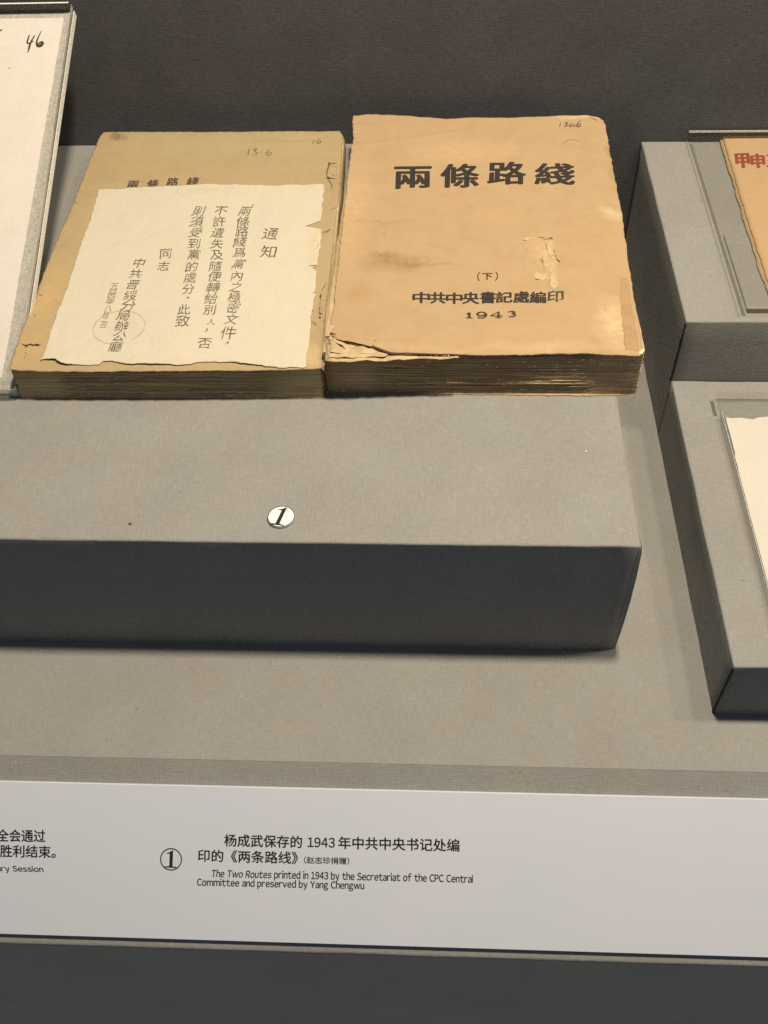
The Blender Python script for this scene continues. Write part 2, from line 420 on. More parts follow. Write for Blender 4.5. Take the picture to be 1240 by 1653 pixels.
# ---------------------------------------------------------------- number disc
def disc(P, a, b, r, c0, c1, n=64):
    v = []; f = []
    for c in (c0, c1): v += [P.at(a + r * math.cos(2 * math.pi * i / n), b + r * math.sin(2 * math.pi * i / n), c) for i in range(n)]
    f.append(list(range(n, 2 * n))); f.append(list(range(n - 1, -1, -1)))
    for i in range(n): f.append((i, (i + 1) % n, n + (i + 1) % n, n + i))
    return v, f
def annulus(P, a, b, r0, r1, c, n=72):
    v = []; f = []
    for r in (r0, r1): v += [P.at(a + r * math.cos(2 * math.pi * i / n), b + r * math.sin(2 * math.pi * i / n), c) for i in range(n)]
    for i in range(n): j = (i + 1) % n; f.append((i, n + i, n + j, j))
    return v, f
ONE = [(-.17, .33), (-.17, .30), (-.06, .315), (-.055, .29), (-.055, -.38), (-.065, -.425), (-.22, -.445), (-.22, -.50), (.22, -.50), (.22, -.445), (.075, -.425), (.065, -.38), (.065, .50), (.03, .50), (-.02, .43), (-.09, .375)]
def serif_one(P, a, b, hgt, c, rot=0.0, fat=1.0, shear=0.0):
    cr, sr = math.cos(rot), math.sin(rot); v = []
    for x, y in ONE:
        x = x * fat * hgt + shear * y * hgt; y = y * hgt; v.append(P.at(a + x * cr - y * sr, b + x * sr + y * cr, c))
    # split into convex-ish pieces by index
    return v, [[0, 1, 2, 15], [2, 3, 12, 13, 14, 15], [3, 4, 11, 12], [4, 5, 10, 11], [5, 6, 7, 8, 9, 10]]
M_WHITE, nt_, p_ = newmat('white_disc_plastic'); p_.inputs['Base Color'].default_value = (.60, .62, .66, 1); p_.inputs['Roughness'].default_value = .3
M_RIM, nt_, p_ = newmat('disc_side'); p_.inputs['Base Color'].default_value = (.42, .41, .38, 1); p_.inputs['Roughness'].default_value = .35
M_BLK = ink('black_print', (.012, .012, .013), wear=.0)
P1 = flat(1.0)
tc = P1.loc(454.5, 836.5)
t = thing('number_disc', (tc[0], tc[1], 1.0), 'small round white disc printed with a black 1, lying on the long fabric block', 'number tag')
v, f = disc(P1, tc[0], tc[1], .0745, .0015, .013); obj('disc_body', v, f, M_RIM, t)
v, f = disc(P1, tc[0], tc[1], .0735, .0131, .0150); obj('disc_face', v, f, M_WHITE, t)
RIMV = annulus(P1, tc[0], tc[1], .0695, .0735, .0156); obj('printed_ring', *RIMV, M_BLK, t)
obj('printed_numeral', *serif_one(P1, tc[0] - .002, tc[1] + .002, .128, .0158, rot=math.radians(-9), fat=1.35, shear=.10), M_BLK, t)

# ---------------------------------------------------------------- caption strip on the sloped panel
def caption():
    P = SL; tk = .026
    tl = P.loc(0, 1261, tk); bl = P.loc(0, 1508, tk)
    m, nt, p = newmat('white_label_board'); n = N(nt); v = n.coords((1 / S, 1 / S, 1 / S))
    c = n.mix(n.ramp(n.noise(v, 1.6, 3, .5), .35, .65), (.455, .495, .595), (.475, .505, .612))
    c = n.mix(n.ramp(n.noise(v, 120, 2, .5), .3, .7, 0, .25), c, (.50, .52, .54))
    n.link(c, p.inputs['Base Color']); p.inputs['Roughness'].default_value = .5; p.inputs['Specular IOR Level'].default_value = .3
    n.link(n.bump(n.noise(v, 70, 3, .5), .12, .0002), p.inputs['Normal'])
    t = thing('caption_strip', P.at(-2, (tl[1] + bl[1]) / 2), 'long white caption strip with Chinese and English text along the sloped front', 'label')
    o = obj('strip_board', *box(X0 + .3, X1 - .3, bl[1], tl[1], .001, tk, P), m, t); bevel(o, .003, 1)
    c = tk + .0012
    kw = dict(cc=tk)
    def put(name, s, bl_, br_, tl_, **k): 
        k2 = dict(kw); k2.update(k); obj(name, *fit(P, s, bl_, br_, tl_, c, **k2), M_BLK, t)
    parts = [fit(P, '杨成武保存的', (362.6, 1366), (487.5, 1369), (362.6, 1346.3), c, cc=tk, bold=.019),
             fit(P, '1943', (497, 1367), (540.5, 1368), (497, 1351.5), c, cc=tk, bold=.018, lat=True),
             fit(P, '年中共中央书记处编', (546.5, 1370), (741.5, 1374.6), (546.5, 1350), c, cc=tk, bold=.019)]
    obj('chinese_caption', *merge(parts), M_BLK, t)
    parts = [fit(P, '印的《两条路线》', (320, 1390.5), (481, 1394.5), (320, 1371), c, cc=tk, bold=.019),
             fit(P, '（赵志珍捐赠）', (491, 1393.5), (564, 1395.5), (491, 1382.3), c, cc=tk, bold=.012)]
    obj('chinese_caption', *merge(parts), M_BLK, t)
    parts = [fit(P, 'The Two Routes', (342.5, 1415.5), (438.5, 1417.5), (342.5, 1403.3), c, cc=tk, shear=.22, bold=.018, lat=True),
             fit(P, 'printed in 1943 by the Secretariat of the CPC Central', (443, 1421), (763.3, 1428.3), (443, 1404.6), c, cc=tk, bold=.018, lat=True)]
    obj('english_caption', *merge(parts), M_BLK, t)
    obj('english_caption', *fit(P, 'Committee and preserved by Yang Chengwu', (318.6, 1433), (588, 1438.7), (318.6, 1417.3), c, cc=tk, bold=.018, lat=True), M_BLK, t)
    q = P.loc(276.3, 1387, tk); e = (P.loc(294, 1387, tk) - q).length
    obj('printed_ring', *annulus(P, q[0], q[1], e - .006, e, c), M_BLK, t)
    obj('printed_numeral', *serif_one(P, q[0], q[1] + .002, e * 1.54, c + .0006, rot=math.radians(-1), fat=1.6), M_BLK, t)
    parts = [fit(P, '全会通过', (-4.5, 1358), (73.3, 1359.3), (-4.5, 1338.3), c, cc=tk, bold=.019)]
    parts.append(fit(P, '胜利结束。', (0.5, 1383), (90, 1385), (0.5, 1363.5), c, cc=tk, bold=.019))
    obj('chinese_caption', *merge(parts), M_BLK, t)
    obj('english_caption', *fit(P, 'Plenary Session', (-29, 1408), (71.5, 1410), (-32, 1396), c, cc=tk, bold=.018, lat=True), M_BLK, t)
caption()

# ---------------------------------------------------------------- books
def page_block(front, right, back, left, z0, z1, layers, mat, parent, seed, name='page_block', bow=0.0, lean=0.0):
    """leaves stacked one on the other: every leaf has its own uneven edge; sides are polylines (x, y)"""
    per = []
    for e, n in ((front, 150), (right, 60), (back, 40), (left, 60)): per += resample([Vector(q) for q in e], n)[:-1]
    cx = sum(p[0] for p in per) / len(per); cy = sum(p[1] for p in per) / len(per)
    n = len(per); vs = []; fs = []; rnd = random.Random(seed); row = 0
    wts = [.5 + rnd.random() for _ in range(layers)]; tot = sum(wts); z = z0
    for k in range(layers):
        hh = wts[k] / tot * (z1 - z0); jx = rnd.uniform(-.004, .004); jy = rnd.uniform(-.006, .005) + (rnd.random() < .12) * -.006
        kk = k / layers
        for s, (dz, ins) in enumerate(((.08, 0.0), (.72, 0.0), (.90, .0045))):
            for i, p in enumerate(per):
                a = noise.noise(Vector((p[0] * 5 + seed, p[1] * 5, k * 3.1))) * .004 + noise.noise(Vector((p[0] * 26, p[1] * 26, k * 1.7))) * .0022
                nx = 1 if p[0] > cx else -1; ny = 1 if p[1] > cy else -1
                fx = abs(p[0] - cx) / 0.93; fy = abs(p[1] - cy) / 1.33
                off = a - ins + bow * math.sin(math.pi * (kk))
                wz = .004 * noise.noise(Vector((p[0] * 2.2, p[1] * 2.2, seed + 4))) * math.sin(math.pi * kk)
                wx = fx ** 14; wy = fy ** 14; tt = max(wx, wy, 1e-6)
                vs.append((p[0] + (jx + nx * off) * min(1, wx / tt), p[1] + (jy * .6 + ny * off) * min(1, wy / tt) + lean * kk, z + hh * dz + wz))
        z += hh
    rows = layers * 3
    for k in range(rows - 1):
        for i in range(n): a = k * n + i; b = k * n + (i + 1) % n; fs.append((a, b, b + n, a + n))
    fs.append(list(range(n - 1, -1, -1))); fs.append([(rows - 1) * n + i for i in range(n)])
    return obj(name, vs, fs, mat, parent)

def pages_mat(name, col, dark, light):
    m, nt, p = newmat(name); n = N(nt)
    v = n.coords((1 / S, 1 / S, 1 / S)); vs_ = n.coords((3 / S, 3 / S, 75 / S)); v2 = n.coords((1.2 / S, 1.2 / S, 26 / S))
    c = n.mix(n.ramp(n.noise(vs_, 1, 3, .6), .35, .68), dark, col)
    c = n.mix(n.ramp(n.noise(v2, 1, 4, .6), .50, .75, 0, .6), c, dark)
    c = n.mix(n.ramp(n.noise(n.coords((9 / S, 9 / S, 60 / S)), 1, 4, .6), .68, .78, 0, .22), c, light)
    c = n.mix(n.ramp(n.noise(v, 2.5, 4, .6), .52, .72, 0, .5), c, (col[0] * .8, col[1] * .64, col[2] * .58))
    n.link(c, p.inputs['Base Color']); p.inputs['Roughness'].default_value = .9; p.inputs['Specular IOR Level'].default_value = .15
    n.link(n.bump(n.noise(vs_, 1, 3, .6), .6, .0006), p.inputs['Normal']); return m
M_PG1 = pages_mat('aged_page_edges', (.47, .385, .235), (.28, .22, .125), (.66, .58, .42))
M_PG2 = pages_mat('worn_page_edges', (.43, .335, .205), (.26, .19, .11), (.66, .56, .40))

# ============ left book (with the pasted notice)
ZL = 1.236; PL = flat(ZL)
org = (-2.7, 2.35, 1.0)
def rel(px, z, o): q = flat(z).loc(*px); return (q[0] - o[0], q[1] - o[1])
BR = (.20, .12, .05); GR = (.20, .17, .10)
def blob(px, rx, ry, col, amt, soft, z, o): q = rel(px, z, o); return (q[0], q[1], rx, ry, col, amt, soft)
M_COV1 = paper('tan_paper_cover', (.322, .250, .148), (.25, .19, .095), [
    blob((190, 222), .10, .06, (.13, .10, .05), .7, .6, ZL, org), blob((50, 560), .25, .20, (.42, .27, .12), .45, .9, ZL, org),
    blob((80, 480), .14, .5, (.42, .28, .13), .5, .9, ZL, org), blob((150, 350), .10, .5, (.40, .28, .14), .35, .9, ZL, org),
    blob((540, 300), .07, .35, (.27, .20, .12), .6, .8, ZL, org), blob((519, 520), .08, .4, (.27, .20, .12), .5, .8, ZL, org),
    blob((360, 235), .9, .22, (.31, .27, .16), .5, .9, ZL, org), blob((505, 575), .10, .12, (.42, .32, .18), .6, .7, ZL, org),
    blob((440, 228), .5, .03, (.25, .20, .11), .4, .7, ZL, org)], fibre=.06)
M_NOTE = paper('cream_notice_paper', (.447, .417, .349), (.46, .40, .29), [
    blob((195, 530), .15, .15, (.40, .33, .27), .30, .5, ZL, org), blob((300, 590), .8, .05, (.42, .34, .22), .4, .9, ZL, org),
    blob((330, 310), .5, .06, (.42, .37, .27), .4, .9, ZL, org), blob((505, 400), .06, .5, (.44, .36, .24), .5, .9, ZL, org)], fibre=.03, amt=.35, bumpk=.5)
bookL = thing('old_book', org, 'left old book with a tan cover and a cream handwritten notice pasted on it', 'book', 'two old paperbound books')
fr = [(-3.585, 1.086), (-2.6, 1.094), (-1.75, 1.104)]; 
rt = [(-1.75, 1.104), (-1.725, 1.14), (-1.745, 2.4), (-1.772, 3.60), (-1.80, 3.70)]
bk = [(-1.80, 3.70), (-3.585, 3.70)]; lf = [(-3.585, 3.70), (-3.60, 2.4), (-3.585, 1.086)]
page_block(fr, rt, bk, lf, 1.004, ZL - .010, 38, M_PG1, bookL, 11, lean=.010)
# back cover peeping out below
g = patch(flat(1.0), [(-3.590, 1.080), (-1.745, 1.098)], [(-1.745, 1.098), (-1.79, 3.70)], [(-3.595, 3.70), (-1.79, 3.70)], [(-3.590, 1.080), (-3.595, 3.70)], 60, 20, .005, 3, px=False)
obj('back_cover', *sheet(flat(1.0), g, 60, 20, lambda a, b: 0.0, .0005, .004), M_COV1, bookL)
def hL(a, b):
    e = .004 * fbm(a * 1.6, b * 1.6, 2.0, 4) + .0012 * fbm(a * 9, b * 9, 5.0, 3)
    e += -.05 * max(0, (a + 1.83)) ** 1.4 if a > -1.83 else 0          # the spine rolls over
    return e
cb = [(15, 597), (60, 600), (130, 600), (260, 600), (400, 599), (505, 597), (520, 595)]
cr = [(520, 595), (521.5, 560), (524, 520), (528, 480), (533.5, 437), (539, 372), (544, 335), (548, 306), (551, 248), (553, 219), (549, 212)]
ct = [(168, 214), (300, 213.6), (440, 213), (549, 212)]
cl = [(15, 597), (20, 578), (37.7, 528), (56.6, 482), (87, 400.7), (122, 319.4), (145, 258.4), (155, 236.6), (159, 223.6), (168, 214)]
g = patch(PL, cb, cr, ct, cl, 150, 170, .006, 1.5)
obj('front_cover', *sheet(PL, g, 150, 170, hL, 0, .004), M_COV1, bookL, True)
# spine paper wrapping down the right side
sv, sf = [], []
spx = resample([PL.loc(*q) for q in cr], 90)
for i, q in enumerate(spx):
    k = .004 * fbm(q[1] * 5, 0, 8, 3)
    for (dx, z) in ((-.012, ZL + .001), (.006 + k, ZL - .012), (.018 + k, ZL - .05), (.020 + k, 1.12), (.012 + k, 1.04), (.0, 1.006)): sv.append((q[0] + dx, q[1], z + (hL(q[0], q[1]) if z > 1.2 else 0)))
for i in range(90):
    for j in range(5): a = 6 * i + j; sf.append((a, a + 1, a + 7, a + 6))
obj('spine', sv, sf, M_COV1, bookL, True)

# the pasted notice
hN = lambda a, b: hL(a, b) + .0014 + .0040 * abs(fbm(a * 2.4 + 3, b * 2.4, 7, 4)) + .0012 * fbm(a * 11, b * 11, 1, 3) \
    + math.exp(-((b - 1.14) / .07) ** 2) * (.016 * math.exp(-((a + 3.30) / .10) ** 2) + .010 * math.exp(-((a + 2.75) / .22) ** 2) + .006 * math.exp(-((a + 2.1) / .2) ** 2)) + .004 * max(0, 1 - abs((a * .38 + b - .30) / .02)) * (1 if b < 1.9 else 0)
nb = [(66, 584), (72, 583), (92, 583.5), (99, 590), (110, 591.5), (130, 590), (148, 591), (160, 590.5), (168, 584), (185, 587), (200, 590), (240, 591), (290, 592), (330, 586), (370, 586), (405, 590), (450, 595), (490, 596), (494, 594)]
nr = [(494, 594), (497, 570), (500, 540), (503, 505), (504, 500), (508, 480), (509, 462), (511, 440), (505, 435), (512, 431), (517, 400), (519, 371.5), (492, 367), (519, 357.5), (521, 330), (523, 303), (520, 299)]
nt2 = [(160, 307), (200, 306), (215, 304), (260, 303), (300, 301), (330, 299), (390, 300), (450, 301), (500, 299), (520, 299)]
nl = [(66, 584), (75, 566), (80, 545), (88, 520), (95, 500), (104, 480), (110, 463), (116, 445), (124, 420), (131, 397), (137, 380), (146, 357), (152, 335), (157, 317), (160, 307)]
g = patch(PL, nb, nr, nt2, nl, 220, 240, .008, 9.2)
note = obj('pasted_notice', *sheet(PL, g, 220, 240, hN, .0045, .0028), M_NOTE, bookL, True)
M_PEN = ink('notice_ink', (.095, .078, .056), wear=.50, scale=24)
M_OLDINK = ink('old_printing_ink', (.030, .028, .027), wear=.24, scale=26)
M_PENCIL = ink('faded_pencil', (.10, .085, .060), wear=.85, scale=30)
cN = .0045 + .0028 + .0014
cols = [
 ('通知', [(437, 378), (434.5, 407)], 25, 19, 0),
 ('兩條路綫爲黨內之極密文件，', [(395.6, 341), (392.7, 358), (391, 374), (388, 390), (387.5, 408), (386, 427), (383, 446), (381.6, 463.5), (378.7, 480), (377, 497), (373.5, 515), (368.6, 537), (365.7, 554.5)], 20.5, 16.5, 1),
 ('不許遺失及隨便轉給別人，否', [(357, 340), (354, 358), (352, 376), (351, 394), (350.5, 412), (348, 430.5), (347, 447), (344.5, 464.5), (341, 482), (339, 500), (341, 519), (332, 534), (331, 553.6)], 20.5, 16.5, 2),
 ('則須受到黨的處分．此致', [(321.5, 341), (317.8, 358), (316, 376), (314, 394), (313.4, 412), (310, 431.6), (307.6, 448.5), (304.7, 467), (302, 482), (297.4, 500), (295, 518.7)], 20.5, 16.5, 3),
 ('同志', [(267.7, 409.4), (264, 429.7)], 20.5, 16, 4),
 ('中共晋綏分局辦公廳', [(225, 424.8), (219, 442), (215, 460), (211, 477.6), (207.6, 493.6), (200, 509.6), (196.6, 527), (192.5, 543.8), (187, 560)], 21, 16, 5),
 ('一九四四年八月二日', [(186, 458), (185, 463.5), (183, 470.8), (180.6, 478.8), (177.7, 487.8), (175.7, 498.5), (172, 508), (170, 517), (167.5, 525.6)], 12.5, 9, 6)]
for s, pts, cw, chh, k in cols:
    rnd = random.Random(40 + k); parts = []
    for chx, (u, v_) in zip(s, pts):
        big = 1.25 if chx in '件' else (1.12 if chx in '否致' else (.7 if chx == '人' else 1.0))
        parts.append(char_at(PL, chx, u, v_, cw * big * rnd.uniform(.95, 1.06), chh * big * rnd.uniform(.96, 1.05), cN, hN, rot=rnd.uniform(-.09, .07) + .03, lean=rnd.uniform(-.06, .14), jit=.0065, bold=.0, cc=.008))
    obj('written_column', *merge(parts), M_PEN, note)
# quotation ticks round the book's name
marks('quotation_mark', PL, [[(409, 331, .6), (408, 335, 1)], [(376, 398, .6), (378, 402, 1)]], 1.6, cN, hN, M_PEN, note)
# faint red seal ring over the signature
M_SEAL = ink('faded_red_seal', (.435, .390, .318), wear=1.5, scale=10)
sq = PL.loc(193, 530); sa = []
obj('seal_mark', *(lambda V: ([PL.at((p - PL.o)[0], (p - PL.o)[1], cN + hN(p[0], p[1])) for p in V[0]], V[1]))(annulus(PL, sq[0], sq[1], .150, .162, 0)), M_SEAL, note)
# printed title partly covered by the notice
parts = []
for chx, (u, v_) in zip('兩條路綫', [(215, 297.6), (247, 296.6), (279, 294), (311.5, 293)]):
    parts.append(char_at(PL, chx, u, v_, 18, 12.5, .0052, hL, bold=.035, cc=.004))
M_FADED = ink('faded_printing_ink', (.075, .060, .042), wear=.45, scale=26)
obj('printed_title', *merge(parts), M_FADED, bookL)
# faint pencil numbers
Z = .0052
obj('pencil_number', *strokes(PL, [[(402, 241), (400.5, 251)], [(409, 242), (415, 241, .8), (411, 245), (416, 248, .8), (409, 252, .5)], [(420, 247, .3), (425, 245, .3)], [(437, 241, .5), (430, 249), (435, 251.5), (438, 247, .8), (431, 248, .5)], ], 1.5, Z, hL), M_PENCIL, bookL)
obj('pencil_number', *strokes(PL, [[(508, 226), (505, 233)], [(517, 224, .5), (511, 231), (516, 232.5), (518, 229), (512, 230, .5)]], 1.4, Z, hL), M_PENCIL, bookL)
# brush mark and dots, lower left of the cover
obj('brush_mark', *strokes(PL, [[(36, 556, .3), (42, 559, 1.3), (50, 557.5, 1), (64, 560, .5)], [(41, 563, .3), (45, 559, 1), (52, 556, .4)], [(52, 559.5, .8), (60, 557.5, 1.3), (66, 558.5, .3)]], 2.0, Z, hL), M_OLDINK, bookL)
marks('ink_spot', PL, [[(42.5, 569, .8), (42, 572, 1)], [(40, 577, .8), (39.5, 579, .6)], [(44, 574, .5), (43.5, 576, .6)]], 1.8, Z, hL, M_PENCIL, bookL)
marks('ink_spot', PL, [[(64, 477, 1.2), (69, 478, .5)], [(121, 326, .8), (125, 329, .5)], [(62, 486, .4), (58, 492, .3)], [(53, 508, .3), (59, 510, .5), (55, 513, .3)]], 1.8, Z, hL, M_PENCIL, bookL)
# stab-binding holes, crossing thread and torn paper near the spine
M_HOLE, nt_, p_ = newmat('hole_dark'); p_.inputs['Base Color'].default_value = (.055, .032, .016, 1); p_.inputs['Roughness'].default_value = 1
M_THR = paper('old_thread', (.30, .22, .12), (.18, .12, .06))
hole = (PL, [[(533, 263, .8), (531.5, 266, 2.0), (533, 269, 1)], [(531, 268, .8), (528, 278, 1), (527.5, 284, .4)], [(544, 264, .3), (538, 265.5, .6), (534, 266, .7)],
                    [(518.5, 476, 1), (517.5, 479, 1.8), (517, 483, .8)], [(517, 484, .7), (519, 488, 1.0), (517.5, 497, .5)], [(515.5, 511, .6), (516.5, 514, 1.5), (519, 512, .5)],
                    [(519, 470, .3), (524, 463, .6), (526, 457, .3)]], 1.7, Z, hL)
marks('stitch_hole', *hole, M_HOLE, bookL)
crk = (PL, [[(527, 289, .3), (532, 294, .8), (537, 303, .6), (535, 306, .3)], [(532, 341, .3), (542, 337, .5)], [(521, 378, .3), (529, 375, 1), (534, 371, .3)], [(503, 520, .3), (510, 525, .9), (512, 527, .3)],
                   [(512, 404, .3), (515, 396, .4)], [(534, 281, .3), (540, 287, .5)], [(499, 432, .4), (508, 431.5, .9), (511, 430, .3)], [(505, 476, .3), (510, 474, .7)], [(504, 505, .3), (506, 502, .7)]], 1.0, .0140, hL)
marks('surface_crack', *crk, M_HOLE, bookL)
# a flap of paper lifted beside the upper stitch hole
def flap(P, pts, base, lift, mat, parent, h, name='lifted_flap', n=10):
    """small curled piece of paper: outline points, first edge attached, far side lifted"""
    q = [P.loc(*p) for p in pts]; A, B, Cc, Dd = q; vs = []; fs = []
    for j in range(n + 1):
        v = j / n
        for i in range(n + 1):
            u = i / n; p = (A * (1 - u) + B * u) * (1 - v) + (Dd * (1 - u) + Cc * u) * v
            p = p + Vector((.006 * noise.noise(Vector((p[0] * 40, p[1] * 40, u * 3))), .006 * noise.noise(Vector((p[0] * 40, p[1] * 40, 5 + v * 3)))))
            vs.append(P.at(p[0], p[1], base + h(p[0], p[1]) + lift * v ** 1.5 * (1 - .35 * abs(2 * u - 1)) + .001))
    for j in range(n):
        for i in range(n): a = j * (n + 1) + i; fs.append((a, a + 1, a + n + 2, a + n + 1))
    o = obj(name, vs, fs, mat, parent, True); m = o.modifiers.new('thick', 'SOLIDIFY'); m.thickness = .0018 * S; return o
flap(PL, [(544, 271), (541, 290), (529, 289), (533, 271)], .005, .022, M_COV1, bookL, hL)
flap(PL, [(523, 486), (521, 508), (516, 509), (518, 488)], .005, .018, M_COV1, bookL, hL)

# ============ right book
ZR = 1.312; PR = flat(ZR); org2 = (-.78, 2.45, 1.0)
rb = lambda px, rx, ry, col, amt, soft: blob(px, rx, ry, col, amt, soft, ZR, org2)
M_COV2 = paper('orange_tan_cover', (.345, .246, .146), (.285, .185, .095), [
    rb((985, 245), .045, .13, (.25, .19, .095), .75, .6), rb((994, 285), .05, .24, (.27, .20, .10), .65, .6),
    rb((880, 200), .34, .10, (.33, .25, .14), .6, .9), rb((640, 425), .30, .12, (.20, .13, .06), .62, .9), rb((620, 412), .12, .05, (.19, .12, .05), .6, .9), rb((690, 428), .22, .03, (.20, .13, .06), .5, .9), rb((610, 360), .35, .04, (.26, .18, .09), .45, .9), rb((560, 240), .10, .3, (.27, .19, .10), .4, .9), rb((880, 560), .5, .06, (.42, .31, .19), .5, .9), rb((578, 475), .10, .14, (.30, .20, .10), .5, .9),
    rb((662, 505), .03, .02, (.30, .20, .10), .7, .8), rb((745, 245), .5, .2, (.45, .33, .19), .4, .9), rb((800, 350), .2, .15, (.36, .26, .14), .4, .9),
    rb((745, 312), .03, .05, (.38, .18, .09), .6, .8), rb((826, 308), .02, .05, (.36, .19, .10), .7, .7), rb((805, 412), .05, .10, (.30, .22, .12), .5, .8),
    rb((870, 400), .14, .17, (.42, .31, .185), .45, .9), rb((885, 425), .06, .2, (.44, .34, .21), .5, .8), rb((990, 520), .14, .3, (.50, .38, .23), .6, .9),
    rb((985, 345), .14, .10, (.46, .37, .24), .6, .8), rb((965, 350), .12, .03, (.28, .22, .12), .5, .8), rb((775, 470), .10, .05, (.27, .23, .16), .5, .8),
    rb((895, 467), .10, .06, (.25, .22, .15), .7, .8), rb((800, 565), .8, .03, (.40, .29, .175), .35, .9), rb((565, 330), .2, .9, (.46, .33, .19), .4, .9),
    rb((640, 560), .5, .05, (.40, .29, .175), .35, .9), rb((935, 190), .25, .04, (.50, .37, .22), .6, .9), rb((925, 235), .05, .04, (.34, .24, .12), .5, .9)], fibre=.05)
M_TAPE = paper('brown_tape_stain', (.320, .215, .120), (.25, .16, .085), amt=.9, big=9)
M_INNER = paper('torn_inner_paper', (.44, .345, .215), (.27, .19, .10), amt=.9, big=12, bumpk=1.0)
bookR = thing('old_book', org2, 'right old book, thicker, with an orange-tan cover and large bold black title', 'book', 'two old paperbound books')
qf = [PR.loc(*q) for q in ((524, 580), (640, 577), (800, 577), (1036, 577))]
frR = [(-1.735, 1.154), (-1.2, 1.150), (-.5, 1.148), (.108, 1.148)]
rtR = [(.108, 1.148), (.122, 1.17), (.110, 2.4), (.110, 3.70), (.08, 3.78)]
bkR = [(.08, 3.78), (-1.68, 3.82)]; lfR = [(-1.68, 3.82), (-1.715, 2.6), (-1.735, 1.150)]
page_block(frR, rtR, bkR, lfR, 1.004, ZR - .012, 46, M_PG2, bookR, 29, lean=.020)
g = patch(flat(1.0), [(-1.73, 1.146), (-1.2, 1.138), (-.4, 1.134), (-.2, 1.132), (.02, 1.136), (.11, 1.16)], [(.11, 1.16), (.13, 3.8)], [(-1.68, 3.81), (.13, 3.8)], [(-1.73, 1.146), (-1.68, 3.81)], 90, 20, .007, 13, px=False)
obj('back_cover', *sheet(flat(1.0), g, 90, 20, lambda a, b: 0.0, .0005, .004), M_COV2, bookR)
# crater of peeled paper
pk = [PR.loc(*q) for q in ((884, 386), (888, 402), (880, 420), (895, 430), (888, 455), (860, 392), (845, 386))]
def hR(a, b):
    e = .0065 * fbm(a * 1.3 + 4, b * 1.3, 3.0, 4) + .0016 * fbm(a * 8, b * 8, 6.0, 3)
    q = pk[2]; d2 = ((a - q[0]) / .16) ** 2 + ((b - q[1]) / .24) ** 2
    e += .010 * math.exp(-d2) * (1 + 1.6 * fbm(a * 12, b * 12, 2.2, 4))
    e -= .010 * math.exp(-((a - pk[3][0]) / .045) ** 2 - ((b - pk[3][1]) / .15) ** 2)
    if a > .06: e -= .35 * (a - .06) ** 1.7
    e += .006 * max(0, 1 - abs((b - 3.45 - .25 * (a + 1.5)) / .05)) * (1 if a < -.9 else 0)
    if b < 1.30: e -= .10 * (1.30 - b) ** 2
    return e
cbR = [(536, 541), (540, 546), (545, 550), (580, 558.5), (602, 561.5), (630, 569), (684, 571.5), (742, 572), (770, 573.5), (804, 573.5), (852, 572.5), (901, 570.5), (949, 571), (998, 573.5), (1033, 574)]
crR = [(1033, 574), (1038.4, 563), (1031.6, 527), (1024.4, 486), (1016, 432.6), (1009, 384), (1005, 349), (995, 300.7), (988, 264), (982, 228), (978, 204), (973.6, 194), (966, 190)]
ctR = [(569.6, 188), (592.6, 185.3), (629, 186.5), (665, 188), (721, 193), (762, 191), (820, 190.6), (877, 189), (913, 187), (949, 187.4), (966, 190)]
clR = [(536, 541), (535, 521), (540, 485), (543.5, 448), (548, 412), (556, 339), (561, 291), (566, 250), (571, 222), (569.6, 206), (569.6, 188)]
g = patch(PR, cbR, crR, ctR, clR, 190, 220, .006, 21)
covR = obj('front_cover', *sheet(PR, g, 190, 220, hR, 0, .005), M_COV2, bookR, True)
Z2 = .0062
# crumpled leaves showing where the cover corner is torn off
for k, (pts, dz) in enumerate([
    ([(526, 581), (526, 560), (524, 543), (530, 536), (540, 540), (560, 552), (600, 559), (640, 566), (700, 571), (740, 573), (742, 576), (640, 579), (560, 582)], -.011),
    ([(529, 576), (528, 556), (533, 547), (548, 553), (575, 560), (605, 562), (632, 570), (622, 574), (590, 577), (555, 577)], -.006),
    ([(533, 568), (532, 552), (538, 545), (560, 556), (590, 562), (612, 566), (600, 571), (570, 570)], -.002)]):
    loop = [PR.loc(*q) for q in pts]; pts2 = resample(loop + [loop[0]], 70)[:-1]
    pts2 = [q + Vector((.010 * noise.noise(Vector((q[0] * 22, q[1] * 22, k))), .010 * noise.noise(Vector((q[0] * 22, q[1] * 22, k + 9))))) for q in pts2]
    cxy = sum(pts2, Vector((0, 0))) / len(pts2)
    vs = []; fs = []; R_ = 6; n = len(pts2)
    for r in range(R_):
        for q in pts2:
            m = q.lerp(cxy, r / R_); vs.append(PR.at(m[0], m[1], dz + .010 * fbm(m[0] * 9, m[1] * 9, k * 3.7, 4)))
    vs.append(PR.at(cxy[0], cxy[1], dz)); 
    for r in range(R_ - 1):
        for i in range(n): a = r * n + i; b = r * n + (i + 1) % n; fs.append((a, b, b + n, a + n))
    for i in range(n): fs.append(((R_ - 1) * n + i, (R_ - 1) * n + (i + 1) % n, len(vs) - 1))
    o = obj('torn_leaf', vs, fs, M_INNER, bookR, True); m = o.modifiers.new('thick', 'SOLIDIFY'); m.thickness = .002 * S
